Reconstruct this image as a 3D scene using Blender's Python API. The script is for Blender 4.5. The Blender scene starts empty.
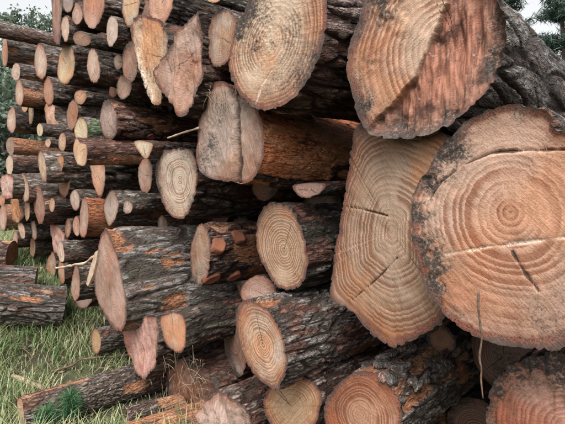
import bpy, math, random
import numpy as np
from mathutils import Vector

# ------------------------------------------------------------------ camera, world, sun, exposure
scene = bpy.context.scene
col = scene.collection
IMW, IMH, FPX = 565.0, 424.0, 443.0
CAM = np.array([0.0, -1.5, 1.5])
YAW, PITCH = math.radians(45.9), math.radians(-3.1)
cd = bpy.data.cameras.new("Camera")
cam = bpy.data.objects.new("Camera", cd)
col.objects.link(cam)
cam.location = CAM
cam.rotation_euler = (math.pi / 2 + PITCH, 0, YAW)
cd.sensor_width = 36.0
cd.lens = FPX / IMW * 36.0
cd.clip_start = 0.02
cd.clip_end = 500
scene.camera = cam

world = bpy.data.worlds.new("World")
scene.world = world
world.use_nodes = True
wn = world.node_tree.nodes
wl = world.node_tree.links
wn.clear()
SUN_EL, SUN_AZ = math.radians(54), math.radians(148)      # high, to the camera's right
sky = wn.new('ShaderNodeTexSky')
sky.sky_type = 'NISHITA'
sky.sun_disc = False
sky.sun_elevation = SUN_EL
sky.sun_rotation = SUN_AZ
sky.dust_density = 6.0
sky.air_density = 1.0
hs = wn.new('ShaderNodeHueSaturation')                     # thin overcast: the sky is nearly colourless
hs.inputs['Saturation'].default_value = 0.10
bg = wn.new('ShaderNodeBackground')
bg.inputs['Strength'].default_value = 0.15
wo = wn.new('ShaderNodeOutputWorld')
wl.new(sky.outputs[0], hs.inputs['Color'])
wl.new(hs.outputs[0], bg.inputs['Color'])
wl.new(bg.outputs[0], wo.inputs['Surface'])

sd = bpy.data.lights.new("sun", 'SUN')
sd.energy = 1.1
sd.angle = math.radians(25)
sd.color = (1.0, 0.96, 0.90)
sun = bpy.data.objects.new("sun", sd)
col.objects.link(sun)
sv = Vector((math.sin(SUN_AZ) * math.cos(SUN_EL), math.cos(SUN_AZ) * math.cos(SUN_EL), math.sin(SUN_EL)))
sun.rotation_euler = (-sv).to_track_quat('-Z', 'Y').to_euler()

scene.cycles.max_bounces = 6
scene.cycles.diffuse_bounces = 3
scene.cycles.transmission_bounces = 2
scene.cycles.caustics_reflective = False
scene.cycles.caustics_refractive = False
vs = scene.view_settings
vs.view_transform = 'Standard'
vs.look = 'None'
vs.exposure = 1.1
vs.gamma = 1.0
vs.use_curve_mapping = False

# ------------------------------------------------------------------ pixel rays
FWD = np.array([-math.sin(YAW) * math.cos(PITCH), math.cos(YAW) * math.cos(PITCH), math.sin(PITCH)])
RGT = np.array([math.cos(YAW), math.sin(YAW), 0.0])
UPV = np.cross(RGT, FWD)

def ray(px, py):
    return FWD + RGT * ((px - IMW / 2) / FPX) + UPV * ((IMH / 2 - py) / FPX)

def on_plane(px, py, c, n):
    d = ray(px, py)
    return CAM + d * (np.dot(c - CAM, n) / np.dot(d, n))

def at_y(px, py, y):
    d = ray(px, py)
    return CAM + d * ((y - CAM[1]) / d[1])

def smooth(a, b, x):
    t = np.clip((x - a) / (b - a), 0, 1)
    return t * t * (3 - 2 * t)

def ground_z(x, y):
    x = np.asarray(x, float); y = np.asarray(y, float)
    z = 0.08 + 0.75 * smooth(-2.6, -5.2, x) + 0.10 * smooth(-6.0, -12.0, x)
    z = z + 0.02 * np.sin(x * 2.1 + 1.0) * np.cos(y * 1.7) + 0.012 * np.sin(x * 5.3 + y * 4.1)
    z = z + 3.0 * smooth(7, 40, np.sqrt(x * x + y * y))
    return z

def at_ground(px, py):
    d = ray(px, py)
    t = 0.5
    for _ in range(4000):
        q = CAM + d * t
        if q[2] <= ground_z(q[0], q[1]): break
        t += 0.005
    return q

# ------------------------------------------------------------------ numpy noise
def h3(ix, iy, iz, seed=0):
    with np.errstate(over='ignore'):
        h = (ix.astype(np.uint32) * np.uint32(374761393)) ^ (iy.astype(np.uint32) * np.uint32(668265263)) \
            ^ (iz.astype(np.uint32) * np.uint32(2246822519)) ^ np.uint32((seed * 3266489917) & 0xffffffff)
        h = (h ^ (h >> np.uint32(15))) * np.uint32(2246822519)
        h = (h ^ (h >> np.uint32(13))) * np.uint32(3266489917)
        h = h ^ (h >> np.uint32(16))
    return h

def hf(h):
    return (h & np.uint32(0xffffff)).astype(np.float64) / 16777215.0

def vnoise(P, seed=0):
    P = np.asarray(P, float)
    F = np.floor(P); t = P - F; t = t * t * (3 - 2 * t)
    I = F.astype(np.int64)
    r = 0
    for dx in (0, 1):
        for dy in (0, 1):
            for dz in (0, 1):
                w = (t[..., 0] if dx else 1 - t[..., 0]) * (t[..., 1] if dy else 1 - t[..., 1]) * (t[..., 2] if dz else 1 - t[..., 2])
                r = r + w * hf(h3(I[..., 0] + dx, I[..., 1] + dy, I[..., 2] + dz, seed))
    return r * 2 - 1

def fbm(P, oct=3, seed=0):
    r = 0; a = 0.5; P = np.asarray(P, float)
    for o in range(oct):
        r = r + a * vnoise(P, seed + o * 17); P = P * 2.03; a *= 0.5
    return r

def voro(P, seed=0):
    P = np.asarray(P, float)
    I = np.floor(P).astype(np.int64)
    f1 = np.full(P.shape[:-1], 9.0); f2 = f1.copy(); cid = np.zeros(P.shape[:-1])
    for dx in (-1, 0, 1):
        for dy in (-1, 0, 1):
            for dz in (-1, 0, 1):
                a, b, c = I[..., 0] + dx, I[..., 1] + dy, I[..., 2] + dz
                h = h3(a, b, c, seed)
                ox = hf(h); oy = hf(h3(a, b, c, seed + 7)); oz = hf(h3(a, b, c, seed + 13))
                d = np.sqrt((a + ox - P[..., 0]) ** 2 + (b + oy - P[..., 1]) ** 2 + (c + oz - P[..., 2]) ** 2)
                nf = d < f1
                f2 = np.where(nf, f1, np.minimum(f2, d))
                cid = np.where(nf, hf(h3(a, b, c, seed + 29)), cid)
                f1 = np.where(nf, d, f1)
    return f1, f2, cid
# ------------------------------------------------------------------ the stack: one row for each log
PALE = (.47, .37, .27); TAN = (.43, .29, .18); ORANGE = (.37, .20, .115); RED = (.30, .145, .10)
BROWN = (.20, .125, .09); GREY = (.30, .26, .225); PINK = (.40, .255, .185)

# id, shape (E = cx,cy,w,h,tilt deg | list of outline pixels), rank (higher = nearer), wood, options, label
G_FAR = 'far cut ends in the stack'
LOGS = [
 # heroes
 ('BS', [(348,80),(348,50),(360,15),(372,-15),(420,-35),(470,-25),(500,0),(505,40),(497,75),(480,100),(450,125),(415,138),(385,138),(365,130),(352,100)], 6, TAN,
   dict(b='pale', plate=1.25, rust=.15, dirt=.45, pith=(455,45), L=2.4, hero=1, zone=[(452,-40),(446,0),(436,28),(415,75),(392,105),(374,122),(366,134),(385,160),(450,150),(530,100),(540,0),(500,-60)], zdep=.028, zcol=(.185,.078,.048), ringc=1.2, tone=.75, blobs=[(388,8,22,.9),(372,60,12,.45),(355,75,14,.6),(362,108,12,.55),(400,35,12,.3),(400,125,16,.6),(450,112,14,.5),(488,60,14,.6)]),
   'huge log with half its end pale and sawn, the other half torn red'),
 ('BQ', [(411,215),(416,190),(427,168),(444,143),(468,118),(500,107),(530,105),(548,112),(556,128),(590,138),(628,180),(640,230),(622,300),(580,345),(520,348),(472,334),(440,310),(420,275)], 7, (.41,.275,.185),
   dict(b='grey', dirt=.3, ringc=1.3, pith=(510,212), L=2.2, hero=1, groove=[([(428,200),(440,182),(462,165),(490,153),(530,150),(570,150)], .0032, .010), ([(512,252),(524,272),(540,292)], .003, .004)], blobs=[(414,215,22,1.2),(422,250,24,1.2),(430,178,20,1.1),(446,150,17,1),(432,268,18,1),(468,124,10,.5),(438,285,16,.9),(456,315,14,.5),(520,116,12,.4),(470,200,14,.25)], sink=(.012,[(428,200),(440,182),(462,165),(490,153),(530,150),(600,150),(640,90),(400,80),(400,200)]), palel=[([(445,255),(480,248),(520,243),(570,237)], .0034)]),
   'largest round cut end, orange rings, pale split line and a black mossy rim'),
 ('BR', [(358,126),(400,118),(446,136),(452,170),(440,205),(434,240),(440,280),(446,318),(424,334),(395,346),(372,334),(352,312),(333,300),(331,282),(338,232),(347,180)], 5, (.42,.285,.195),
   dict(b='red', dirt=.35, ringc=1.35, pith=(392,232), L=2.2, hero=1, groove=[([(346,206),(362,209),(388,216)], .0028, .006), ([(397,258),(378,278),(352,300)], .0025, .006)], blobs=[(400,310,30,.25),(372,325,18,.3),(440,300,20,.4)]),
   'tall squarish tan cut end with straight left side and diagonal crack'),
 ('BT', [(229,70),(232,40),(246,5),(262,-20),(300,-30),(325,-10),(328,15),(323,45),(311,75),(297,95),(276,109),(258,110),(240,95)], 6, (.42,.30,.205),
   dict(b='red', dirt=.45, pith=(270,42), L=2.2, hero=1, palel=[([(256,103),(262,85),(272,70)], .004)], blobs=[(262,12,26,.75),(240,30,16,.95),(290,28,24,.5),(258,42,16,.6),(272,46,9,.6),(262,60,10,.35),(316,60,10,.7),(300,85,10,.5),(236,55,8,.6)]),
   'big oval cut end speckled black over pale sapwood, on dark red bark'),
 ('BU', [(197,150),(199,110),(207,88),(222,80),(240,90),(258,105),(265,130),(264,160),(254,180),(243,185),(230,182),(212,180),(200,170)], 4, (0.33,0.24,0.19),
   dict(b='red', strip=.85, gain=(1.7, 1.35, 1.1), dirt=.4, pith=(238,140), L=2.2, hero=1, groove=[([(233,96),(236,125),(237,160),(236,190)], .026, .055)], blobs=[(212,120,18,.55),(210,160,18,.5),(235,140,12,.5)], ringc=.12, rough=.8),  # gain: orange inner bark, its colour also brightened to offset the shadow from above
   'grey weathered end split down the middle by a dark furrow, orange bark'),
 ('BI', [(106,228),(114,244),(121,272),(126,300),(127,318),(122,331),(112,326),(100,306),(94,288),(95,264),(99,243)], 5, PINK,
   dict(b='pale', tone=.85, plate=1.5, rust=.25, dirt=.3, strip=.05, L=2.6, res=1.8, ringc=.4),
   'thick dark log with deep furrowed grey bark and slanting pink end above the grass'),
 ('BH', [(157,160),(163,151),(175,149),(190,150),(196,160),(197,180),(194,200),(185,217),(176,219),(166,210),(160,195),(155,175)], 4, PALE,
   dict(b='dark', dirt=.6, pith=(180,180), L=2.4, res=1.4), 'pale oval end with a notched shoulder, on long black bark'),
 ('BL', [(256,228),(262,209),(275,203),(290,208),(301,225),(307,248),(308,268),(302,283),(290,290),(276,285),(264,268),(257,248)], 4, (0.44,0.30,0.23),
   dict(b='dark', dirt=.25, pith=(284,250), L=2.2, res=1.4), 'clean oval cut end with dark heart ring, beside the squarish tan end'),
 ('BN', [(237,312),(243,301),(258,302),(272,315),(283,340),(287,366),(279,388),(268,387),(252,372),(241,350),(236,328)], 6, (0.43,0.30,0.23),
   dict(b='grey', plate=.8, dirt=.25, strip=.12, pith=(263,345), L=2.2, res=1.5), 'cut end with crisp tight rings and scaly grey bark, low in the stack'),
 ('BN2', ('E',235,340,24,72,-8), 1, BROWN, dict(b='red', dirt=.8), 'reddish brown dirty end half hidden behind the crisp ringed end'),
 ('BM', ('E',258,291,36,30,0), 2, (0.40,0.27,0.21), dict(b='dark', dirt=.3), 'small ringed end peeping out above the crisp ringed end'),
 ('BO', ('E',293,406,57,64,0), 3, TAN, dict(b='red', dirt=.2, res=1.3), 'tan ringed end with red rim under the scaly grey log'),
 ('BP', ('E',364,415,78,88,0), 5, (0.41,0.24,0.14), dict(b='grey', plate=.7, strip=.35, dirt=.2, flakes=26, L=2.2, hero=1, ringc=1.3), 'orange ringed end under loose bark flakes, below the squarish tan end'),
 ('BY', [(487,430),(489,400),(498,378),(515,362),(545,353),(590,358),(625,390),(630,430),(600,465),(555,478),(505,465)], 6, (0.32,0.13,0.08),
   dict(b='red', dirt=.7, pith=(570,430), L=2.2, hero=1, rough=.7, ringc=.6, blobs=[(520,368,16,1),(548,360,18,1),(500,392,8,.7),(575,370,18,.8)]), 'red torn log end with blackened top, below the largest cut end'),
 ('BK', ('E',200.5,255,22,61,3), 3, (0.36,0.27,0.22), dict(b='red', strip=.3, dirt=.5, res=1.4, knots=[(219,244),(213,279),(235,277),(239,236)]), 'log with red round knots along its bark and greyish narrow end'),
 ('BW', [(293,185),(324,183),(322,192),(311,197),(300,197)], 0, PINK, dict(b='dark'), 'small pink wedge end lodged under the orange barked split log'),
 ('BC', ('E',222,37.5,29,59,4), 4, (0.43,0.33,0.25), dict(b='grey', dirt=.5, res=1.4), 'pale oval end with fine rings between the torn slab and the speckled end'),
 ('BC2', ('E',213,-6,18,18,0), 3, PALE, dict(), 'small pale end on top of the finely ringed oval end'),
 ('BA', [(131,28),(140,17),(155,18),(166,28),(172,45),(166,75),(162,100),(150,103),(143,75),(136,55)], 4, PINK, dict(b='red', dirt=.3, jag=.012, ringc=.3, rough=.5, tear=1, palel=[([(140,52),(145,75),(150,98)], .03)]), 'splintered pink slab end with a ragged pale sawn strip down its side'),
 ('BB', [(199,12),(201,30),(200,55),(201,75),(196,95),(186,118),(178,109),(166,96),(157,82),(156,70),(166,54),(184,27)], 5, (0.36,0.22,0.16), dict(b='red', dirt=.4, jag=.016, ringc=.3, rough=.6, tear=1), 'torn reddish log end with pointed ragged lower edge'),
 ('BE', ('E',161,4,24,43,4), 3, PALE, dict(dirt=.2), 'pale end just above the splintered pink slab'),
 ('BD', ('E',146,9,13,18,0), 1, BROWN, dict(), 'dull brown round end wedged between two pale ends over the slab'),
 ('E_', ('E',131,4,18,46,3), 3, PALE, dict(dirt=.2), 'long pale oval end left of the splintered slab, high in the stack'),
 ('C_', ('E',93.5,4,23,48,0), 3, PINK, dict(dirt=.2), 'broad pinkish end at the top of the stack with a bright heart'),
 ('D_', ('E',112,31,12,32,4), 3, PALE, dict(dirt=.4), 'pale cracked end with a brown scar beside the broad pinkish end'),
 ('F_', ('E',100,41,15,17,0), 1, BROWN, dict(dirt=.5), 'small dull round end under the broad pinkish end'),
 ('F2', ('E',82,39,19,14,15), 1, BROWN, dict(dirt=.3), 'brown slanting stripped end under the broad pinkish end'),
 ('B1', ('E',77,14,11,22,0), 1, (0.38,0.26,0.19), dict(), 'tan end tucked behind the broad pinkish end'),
 ('B_', ('E',65.5,28.5,8.5,26,0), 3, PALE, dict(b='grey'), 'slim clean pale end beside the upright red slab'),
 ('A_', [(52,-18),(59,-18),(62,5),(61,22),(60,43),(55,42),(52,25)], 4, RED, dict(b='dark', dirt=.7, ringc=.3), 'upright red slab end standing at the top corner of the stack'),
 ('A2', ('E',68,0,11,26,0), 2, GREY, dict(b='grey'), 'grey barked log lying over the slim clean pale end'),
 ('L1', ('E',-14,27,6,18,0), 1, GREY, dict(b='grey', L=3.2), 'long grey log lying along the skyline at the far end'),
 ('J_', ('E',5,52,6,33,0), 3, TAN, dict(b='grey', strip=.4), 'log with sawn orange flank at the far end under the skyline log'),
 ('I_', ('E',40.5,61.5,13,35,-3), 3, PALE, dict(b='grey', dirt=.2), 'pale end with curved crack beside the broad streaked end'),
 ('G_', ('E',66,64.5,17,43,4), 3, PALE, dict(b='grey', dirt=.2), 'broad streaked pale end in the upper far stack'),
 ('H_', ('E',93.5,66,13.5,36,-3), 3, (0.44,0.32,0.24), dict(b='dark'), 'smooth tan end on a fat dark log beside the broad streaked end'),
 ('K_', ('E',16,72,8.5,18,0), 2, PALE, dict(b='dark', strip=.3), 'small pale end under the log with the sawn orange flank'),
 ('L_', ('E',19.5,93,8.5,27,-4), 3, PALE, dict(b='dark', strip=.25), 'pale end with orange streaked bark against the green bank'),
 ('M_', ('E',48.5,91,10.5,29,-5), 3, PALE, dict(b='dark'), 'pale end under the broad streaked end, snowy bark crumbs on top'),
 ('AV', ('E',80,97,12,15,0), 1, (0.35,0.22,0.17), dict(dirt=.4), 'little reddish end under the fat dark log'),
 ('AU', ('E',124,87,15,25,0), 2, PINK, dict(), 'rounded pink end at the foot of the splintered slab'),
 ('AU2', ('E',113,91,8,14,0), 1, PINK, dict(), 'small pink end touching the rounded pink end'),
 ('AX', ('E',130,62,16,42,0), 2, (0.34,0.24,0.17), dict(dirt=.5), 'brownish rough end behind the splintered pink slab'),
 ('N_', ('E',12,120,9,28,0), 3, PALE, dict(b='dark', strip=.2), 'pale oval end above the stripped orange log'),
 ('O_', ('E',31,114,6,20,0), 2, PALE, dict(b='dark'), 'slim pale end between two larger pale far ends'),
 ('P_', [(45,103),(54,105),(57,120),(66,134),(58,132),(50,126),(46,121)], 2, TAN, dict(jag=.02), 'bent tan wedge piece hanging below the crumbly topped pale end'),
 ('Q_', ('E',40,130,6,13,0), 1, PALE, dict(b='dark'), 'tiny pale end over the stripped orange log'),
 ('R_', ('E',72,115,11.5,30,4), 2, PINK, dict(b='dark', dirt=.2), 'pinkish ring end leaning over a pale overlapping end'),
 ('S_', ('E',81,131,13.5,28,-4), 3, PALE, dict(b='grey', moss=1), 'pale end overlapping the pinkish one, mossy green bark'),
 ('AT', ('E',108,120,18,41,-5), 4, (0.33,0.25,0.20), dict(b='red', strip=.35, dirt=.6, res=1.3, rough=.6, knots=[(152,137)]), 'rough brown end on a long reddish log with flaking purple bark'),
 ('T_', [(75,138),(80,142),(87,145),(88,155),(85,166),(78,164),(73,152)], 4, PALE, dict(b='red', strip=.3, knots=[(116,161)]), 'pale angular end of a red barked log below the mossy one'),
 ('AR', [(90,160),(103,160),(105,178),(103,194),(99,197),(94,186),(91,172)], 2, PALE, dict(b='dark', ringc=.3), 'pale wedge end with streaks, pointing down in the dark'),
 ('BF', [(134,141),(152,143),(151,152),(146,159),(140,154)], 3, PALE, dict(b='dark', ringc=.2), 'pale fan shaped scrap end above a rounded pinkish end'),
 ('BG', ('E',145.5,175,16,35,-2), 3, (0.38,0.28,0.23), dict(b='dark', dirt=.4), 'rounded pinkish end left of the notched pale oval end'),
 ('U_', ('E',62,142,8,19,0), 2, PALE, dict(b='dark'), 'small pale end in shade under the bent wedge piece'),
 ('V_', ('E',10,146,8,19,0), 2, BROWN, dict(strip=1.0), 'stripped orange log with a brown end'),
 ('W_', ('E',9.5,165,7.5,21,0), 3, PALE, dict(b='grey'), 'pale end on grey furrowed bark under the stripped orange log'),
 ('X_', ('E',42.5,167,8.5,31,-8), 3, PALE, dict(b='grey'), 'leaning slim pale end on grey bark right of the furrowed grey log'),
 ('Y_', ('E',24.5,188,9,30,-9), 3, PALE, dict(b='grey'), 'leaning pale end greyed at its foot, beside a broken tan end'),
 ('Z_', ('E',8,186,17,26,0), 3, (0.38,0.27,0.20), dict(jag=.03, rough=1), 'broken tan end with ragged splinters at the far end'),
 ('AA', ('E',59,165,9,21,12), 3, TAN, dict(), 'small tan end leaning behind the orange end'),
 ('AB', ('E',64,180,12.5,36,0), 4, (0.40,0.25,0.17), dict(b='dark', dirt=.3), 'orange tan end on a black log in the far stack'),
 ('AC', ('E',39,204,11.5,38,-5), 4, (0.35,0.20,0.14), dict(b='dark', strip=.25, dirt=.3), 'red end with grey tip on black bark with orange scars'),
 ('AD', [(11,193),(17,191),(22,205),(24,216),(20,222),(14,219)], 3, ORANGE, dict(jag=.03), 'orange split slab end with straight sides at the far end'),
 ('AE', ('E',27,210,6,22,0), 2, PALE, dict(b='dark'), 'slim pale end squeezed next to the orange split slab'),
 ('AF', ('E',3,218,8,27,0), 3, PALE, dict(b='red', strip=.5), 'pale wedge end with orange flank beside the split slab'),
 ('AG', ('E',21.5,230,6,19,-12), 2, PALE, dict(b='dark'), 'slim dark log with pale end leaning above the grass tuft'),
 ('AH', ('E',33.5,229.5,7,21,-8), 3, PALE, dict(b='dark'), 'round dark log with pale end, upper of two above the grass tuft'),
 ('AI', ('E',15,239,5,18,0), 2, PALE, dict(b='dark'), 'narrow pale end low beside the lying brown ended log'),
 ('AJ', ('E',32.5,247,6,22,0), 3, PALE, dict(b='dark'), 'round dark log with pale end, lower of two above the grass tuft'),
 ('AK', [(50,226),(55,224),(62,229),(66,240),(66,250),(59,256),(54,246)], 3, (0.35,0.19,0.13), dict(jag=.03, ringc=.3), 'orange split slab leaning above a slim black log'),
 ('AL', ('E',61,252,7,21,-4), 4, PALE, dict(b='dark'), 'slim black log with pale end under the leaning split slab'),
 ('AM', ('E',68,228,6,20,0), 2, PINK, dict(b='dark'), 'slim pink end alone in a dark gap'),
 ('AN', ('E',84,218,10,41,2), 4, (0.38,0.26,0.21), dict(b='red', strip=.9, gain=(1.2, 1, .9)), 'tall pink end on a log with orange stripped flank'),
 ('AO', ('E',76.5,226,7,21,0), 3, PINK, dict(b='dark'), 'slim pink end partly behind the tall pink end'),
 ('AP', ('E',75,200,9,22,-4), 2, PALE, dict(b='dark'), 'pale wedge end above the tall pink end'),
 ('AQ', [(104,205),(108,193),(113,190),(119,203),(116,217),(109,226),(105,217)], 4, PALE, dict(b='grey', dirt=.2, strip=.2), 'pale pointed end resting on the thick furrowed log'),
 ('BZ', [(121,322),(140,316),(158,320),(161,345),(154,368),(143,380),(133,368),(126,348)], 4, (.36,.165,.115), dict(b='dark', jag=.02, ringc=.25, rough=1), 'fibrous red end hanging under the thick furrowed log'),
 ('CA', [(160,318),(172,312),(183,315),(186,333),(184,348),(178,353),(167,346),(162,333)], 3, PINK, dict(b='dark', ringc=.3, L=2.4), 'pale pink wedge end beside the fibrous red end'),
 ('CB', ('E',96,341,10,27,-4), 3, TAN, dict(b='grey', L=1.2, res=1.3), 'slender log with tan end resting on the grass'),
 ('CC', [(164,374),(172,360),(188,360),(207,373),(218,386),(210,402),(200,418),(190,428),(178,410),(168,392)], 3, (.19,.085,.055), dict(b='red', dirt=.8, jag=.04, ringc=.2, rough=1.6), 'torn red brown stump end matted with straw, at the foot of the stack'),
 ('CD', [(193,424),(204,402),(214,392),(226,395),(240,404),(251,420),(246,440),(220,450),(198,442)], 5, (.36,.23,.17), dict(b='red', dirt=.5, jag=.03, ringc=.3, rough=1.2), 'broken pink end with two ridges in front of the torn stump end'),
 ('CH', [(72,280),(76,264),(80,276),(80,294),(75,301),(71,292)], 4, TAN, dict(b='dark'), 'pointed tan end below the crossing twig'),
 ('CI', [(46,263),(51,252),(56,256),(57,268),(53,276),(48,272)], 3, (0.32,0.22,0.17), dict(L=.9, jag=.02), 'broken brown stub end standing in the grass tuft'),
 ('CJ', ('E',61.5,272,7,24,-3), 3, (0.38,0.25,0.18), dict(b='dark'), 'thin tan slab end below the slim black log'),
 ('CK', ('E',84,298,16,21,0), 2, (0.21,0.12,0.10), dict(b='red', L=1.6), 'dull purple brown end at the foot of the thick furrowed log'),
 ('S1', ('E',24.5,108,6,8,0), 1, PALE, dict(b='dark'), 'very small pale end just under the far pale end with orange streaked bark'),
 ('S2', ('E',2,200,6,13,0), 2, (.36,.21,.14), dict(b='red'), 'small orange brown end at the edge under the broken tan end'),
 ('S4', ('E',48,143,6,9,0), 1, TAN, dict(b='dark'), 'little tan end at the tip of the stripped orange log'),
 ('S5', ('E',118,62,9,16,0), 1, (.33,.22,.16), dict(b='dark'), 'small brownish end right of the fat dark log'),
 ('S6', ('E',52,205,6,14,0), 1, PINK, dict(b='dark'), 'little pink end right of the red end with grey tip'),
 ('S8', ('E',128,207,9,14,0), 1, (.34,.23,.17), dict(b='dark'), 'dim tan end right of the pale pointed end'),
]
DEPTH = {'BS': -0.22, 'BQ': -0.28, 'BR': -0.13, 'BT': -0.3, 'BU': -0.22, 'BI': -0.34, 'BH': -0.1, 'BL': -0.08, 'BN': -0.28, 'BN2': 0.1, 'BM': -0.06, 'BO': -0.1, 'BP': -0.08, 'BY': -0.08, 'BK': -0.1, 'BW': -0.04, 'BC': -0.26, 'BC2': -0.3, 'BA': -0.24, 'BB': -0.3, 'BE': -0.22, 'BD': -0.2, 'E_': -0.22, 'C_': -0.3, 'D_': -0.26, 'F_': -0.14, 'F2': -0.27, 'B1': -0.28, 'B_': -0.3, 'A_': -0.26, 'A2': -0.3, 'L1': -0.46, 'J_': -0.24, 'I_': -0.26, 'G_': -0.2, 'H_': -0.24, 'K_': -0.38, 'L_': -0.4, 'M_': -0.24, 'AV': -0.2, 'AU': -0.1, 'AU2': -0.02, 'AX': -0.2, 'N_': -0.34, 'O_': -0.26, 'P_': -0.22, 'Q_': -0.4, 'R_': -0.22, 'S_': -0.26, 'AT': -0.18, 'T_': -0.4, 'AR': -0.16, 'BF': -0.2, 'BG': -0.1, 'U_': -0.32, 'V_': -0.42, 'W_': -0.5, 'X_': -0.42, 'Y_': -0.44, 'Z_': -0.54, 'AA': -.33, 'AB': -0.26, 'AC': -0.38, 'AD': -0.4, 'AE': -0.4, 'AF': -0.32, 'AG': -0.38, 'AH': -.31, 'AI': -0.38, 'AJ': -0.28, 'AK': -0.26, 'AL': -0.32, 'AM': -0.24, 'AN': -0.26, 'AO': -0.24, 'AP': -0.24, 'AQ': -0.18, 'BZ': -.24, 'CA': -.25, 'CB': -0.26, 'CC': -0.06, 'CD': -0.24, 'CH': -0.4, 'CI': -0.22, 'CJ': -0.22, 'CK': -0.24, 'S1': -0.28, 'S2': -0.02, 'S3': -0.3, 'S4': -0.36, 'S5': -0.16, 'S6': -0.36, 'S7': 0.24, 'S8': -0.16}

# ------------------------------------------------------------------ node helpers
class NT:
    def __init__(self, name):
        self.m = bpy.data.materials.new(name); self.m.use_nodes = True
        self.t = self.m.node_tree; self.t.nodes.clear()
        self.out = self.n('ShaderNodeOutputMaterial'); self.bsdf = self.n('ShaderNodeBsdfPrincipled')
        self.t.links.new(self.bsdf.outputs[0], self.out.inputs['Surface'])
    def n(self, k, **kw):
        x = self.t.nodes.new(k)
        for a, b in kw.items(): setattr(x, a, b)
        return x
    def put(self, sock, v):
        if isinstance(v, bpy.types.NodeSocket): self.t.links.new(v, sock)
        elif isinstance(v, (tuple, list)) and sock.type == 'RGBA' and len(v) == 3: sock.default_value = (*v, 1)
        else: sock.default_value = v
    def math(self, op, a, b=0.0, c=None, clamp=False):
        x = self.n('ShaderNodeMath', operation=op, use_clamp=clamp)
        self.put(x.inputs[0], a); self.put(x.inputs[1], b)
        if c is not None: self.put(x.inputs[2], c)
        return x.outputs[0]
    def vmath(self, op, a, b=(0, 0, 0)):
        x = self.n('ShaderNodeVectorMath', operation=op)
        self.put(x.inputs[0], a)
        self.put(x.inputs[1], b)
        return x.outputs[0]
    def mix(self, f, a, b, mode='MIX'):
        x = self.n('ShaderNodeMix', data_type='RGBA', blend_type=mode)
        self.put(x.inputs[0], f); self.put(x.inputs[6], a); self.put(x.inputs[7], b)
        return x.outputs[2]
    def noise(self, v, scale, detail=3.0, rough=.55, out=0, dist=0.0):
        x = self.n('ShaderNodeTexNoise'); self.put(x.inputs['Vector'], v)
        x.inputs['Scale'].default_value = scale; x.inputs['Detail'].default_value = detail
        x.inputs['Roughness'].default_value = rough; x.inputs['Distortion'].default_value = dist
        return x.outputs[out]
    def ramp(self, v, a, b, lo=0.0, hi=1.0):
        x = self.n('ShaderNodeMapRange', interpolation_type='SMOOTHSTEP')
        self.put(x.inputs['Value'], v)
        for i, q in zip((1, 2, 3, 4), (a, b, lo, hi)): self.put(x.inputs[i], q)
        return x.outputs[0]
    def attr(self, name, kind='GEOMETRY', out='Fac'):
        x = self.n('ShaderNodeAttribute', attribute_type=kind, attribute_name=name)
        return x.outputs[out]
    def xyz(self, a, b, c):
        x = self.n('ShaderNodeCombineXYZ')
        for i, q in enumerate((a, b, c)): self.put(x.inputs[i], q)
        return x.outputs[0]
    def bump(self, h, strength, dist):
        x = self.n('ShaderNodeBump'); self.put(x.inputs['Height'], h)
        x.inputs['Strength'].default_value = strength; x.inputs['Distance'].default_value = dist
        return x.outputs[0]

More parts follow.
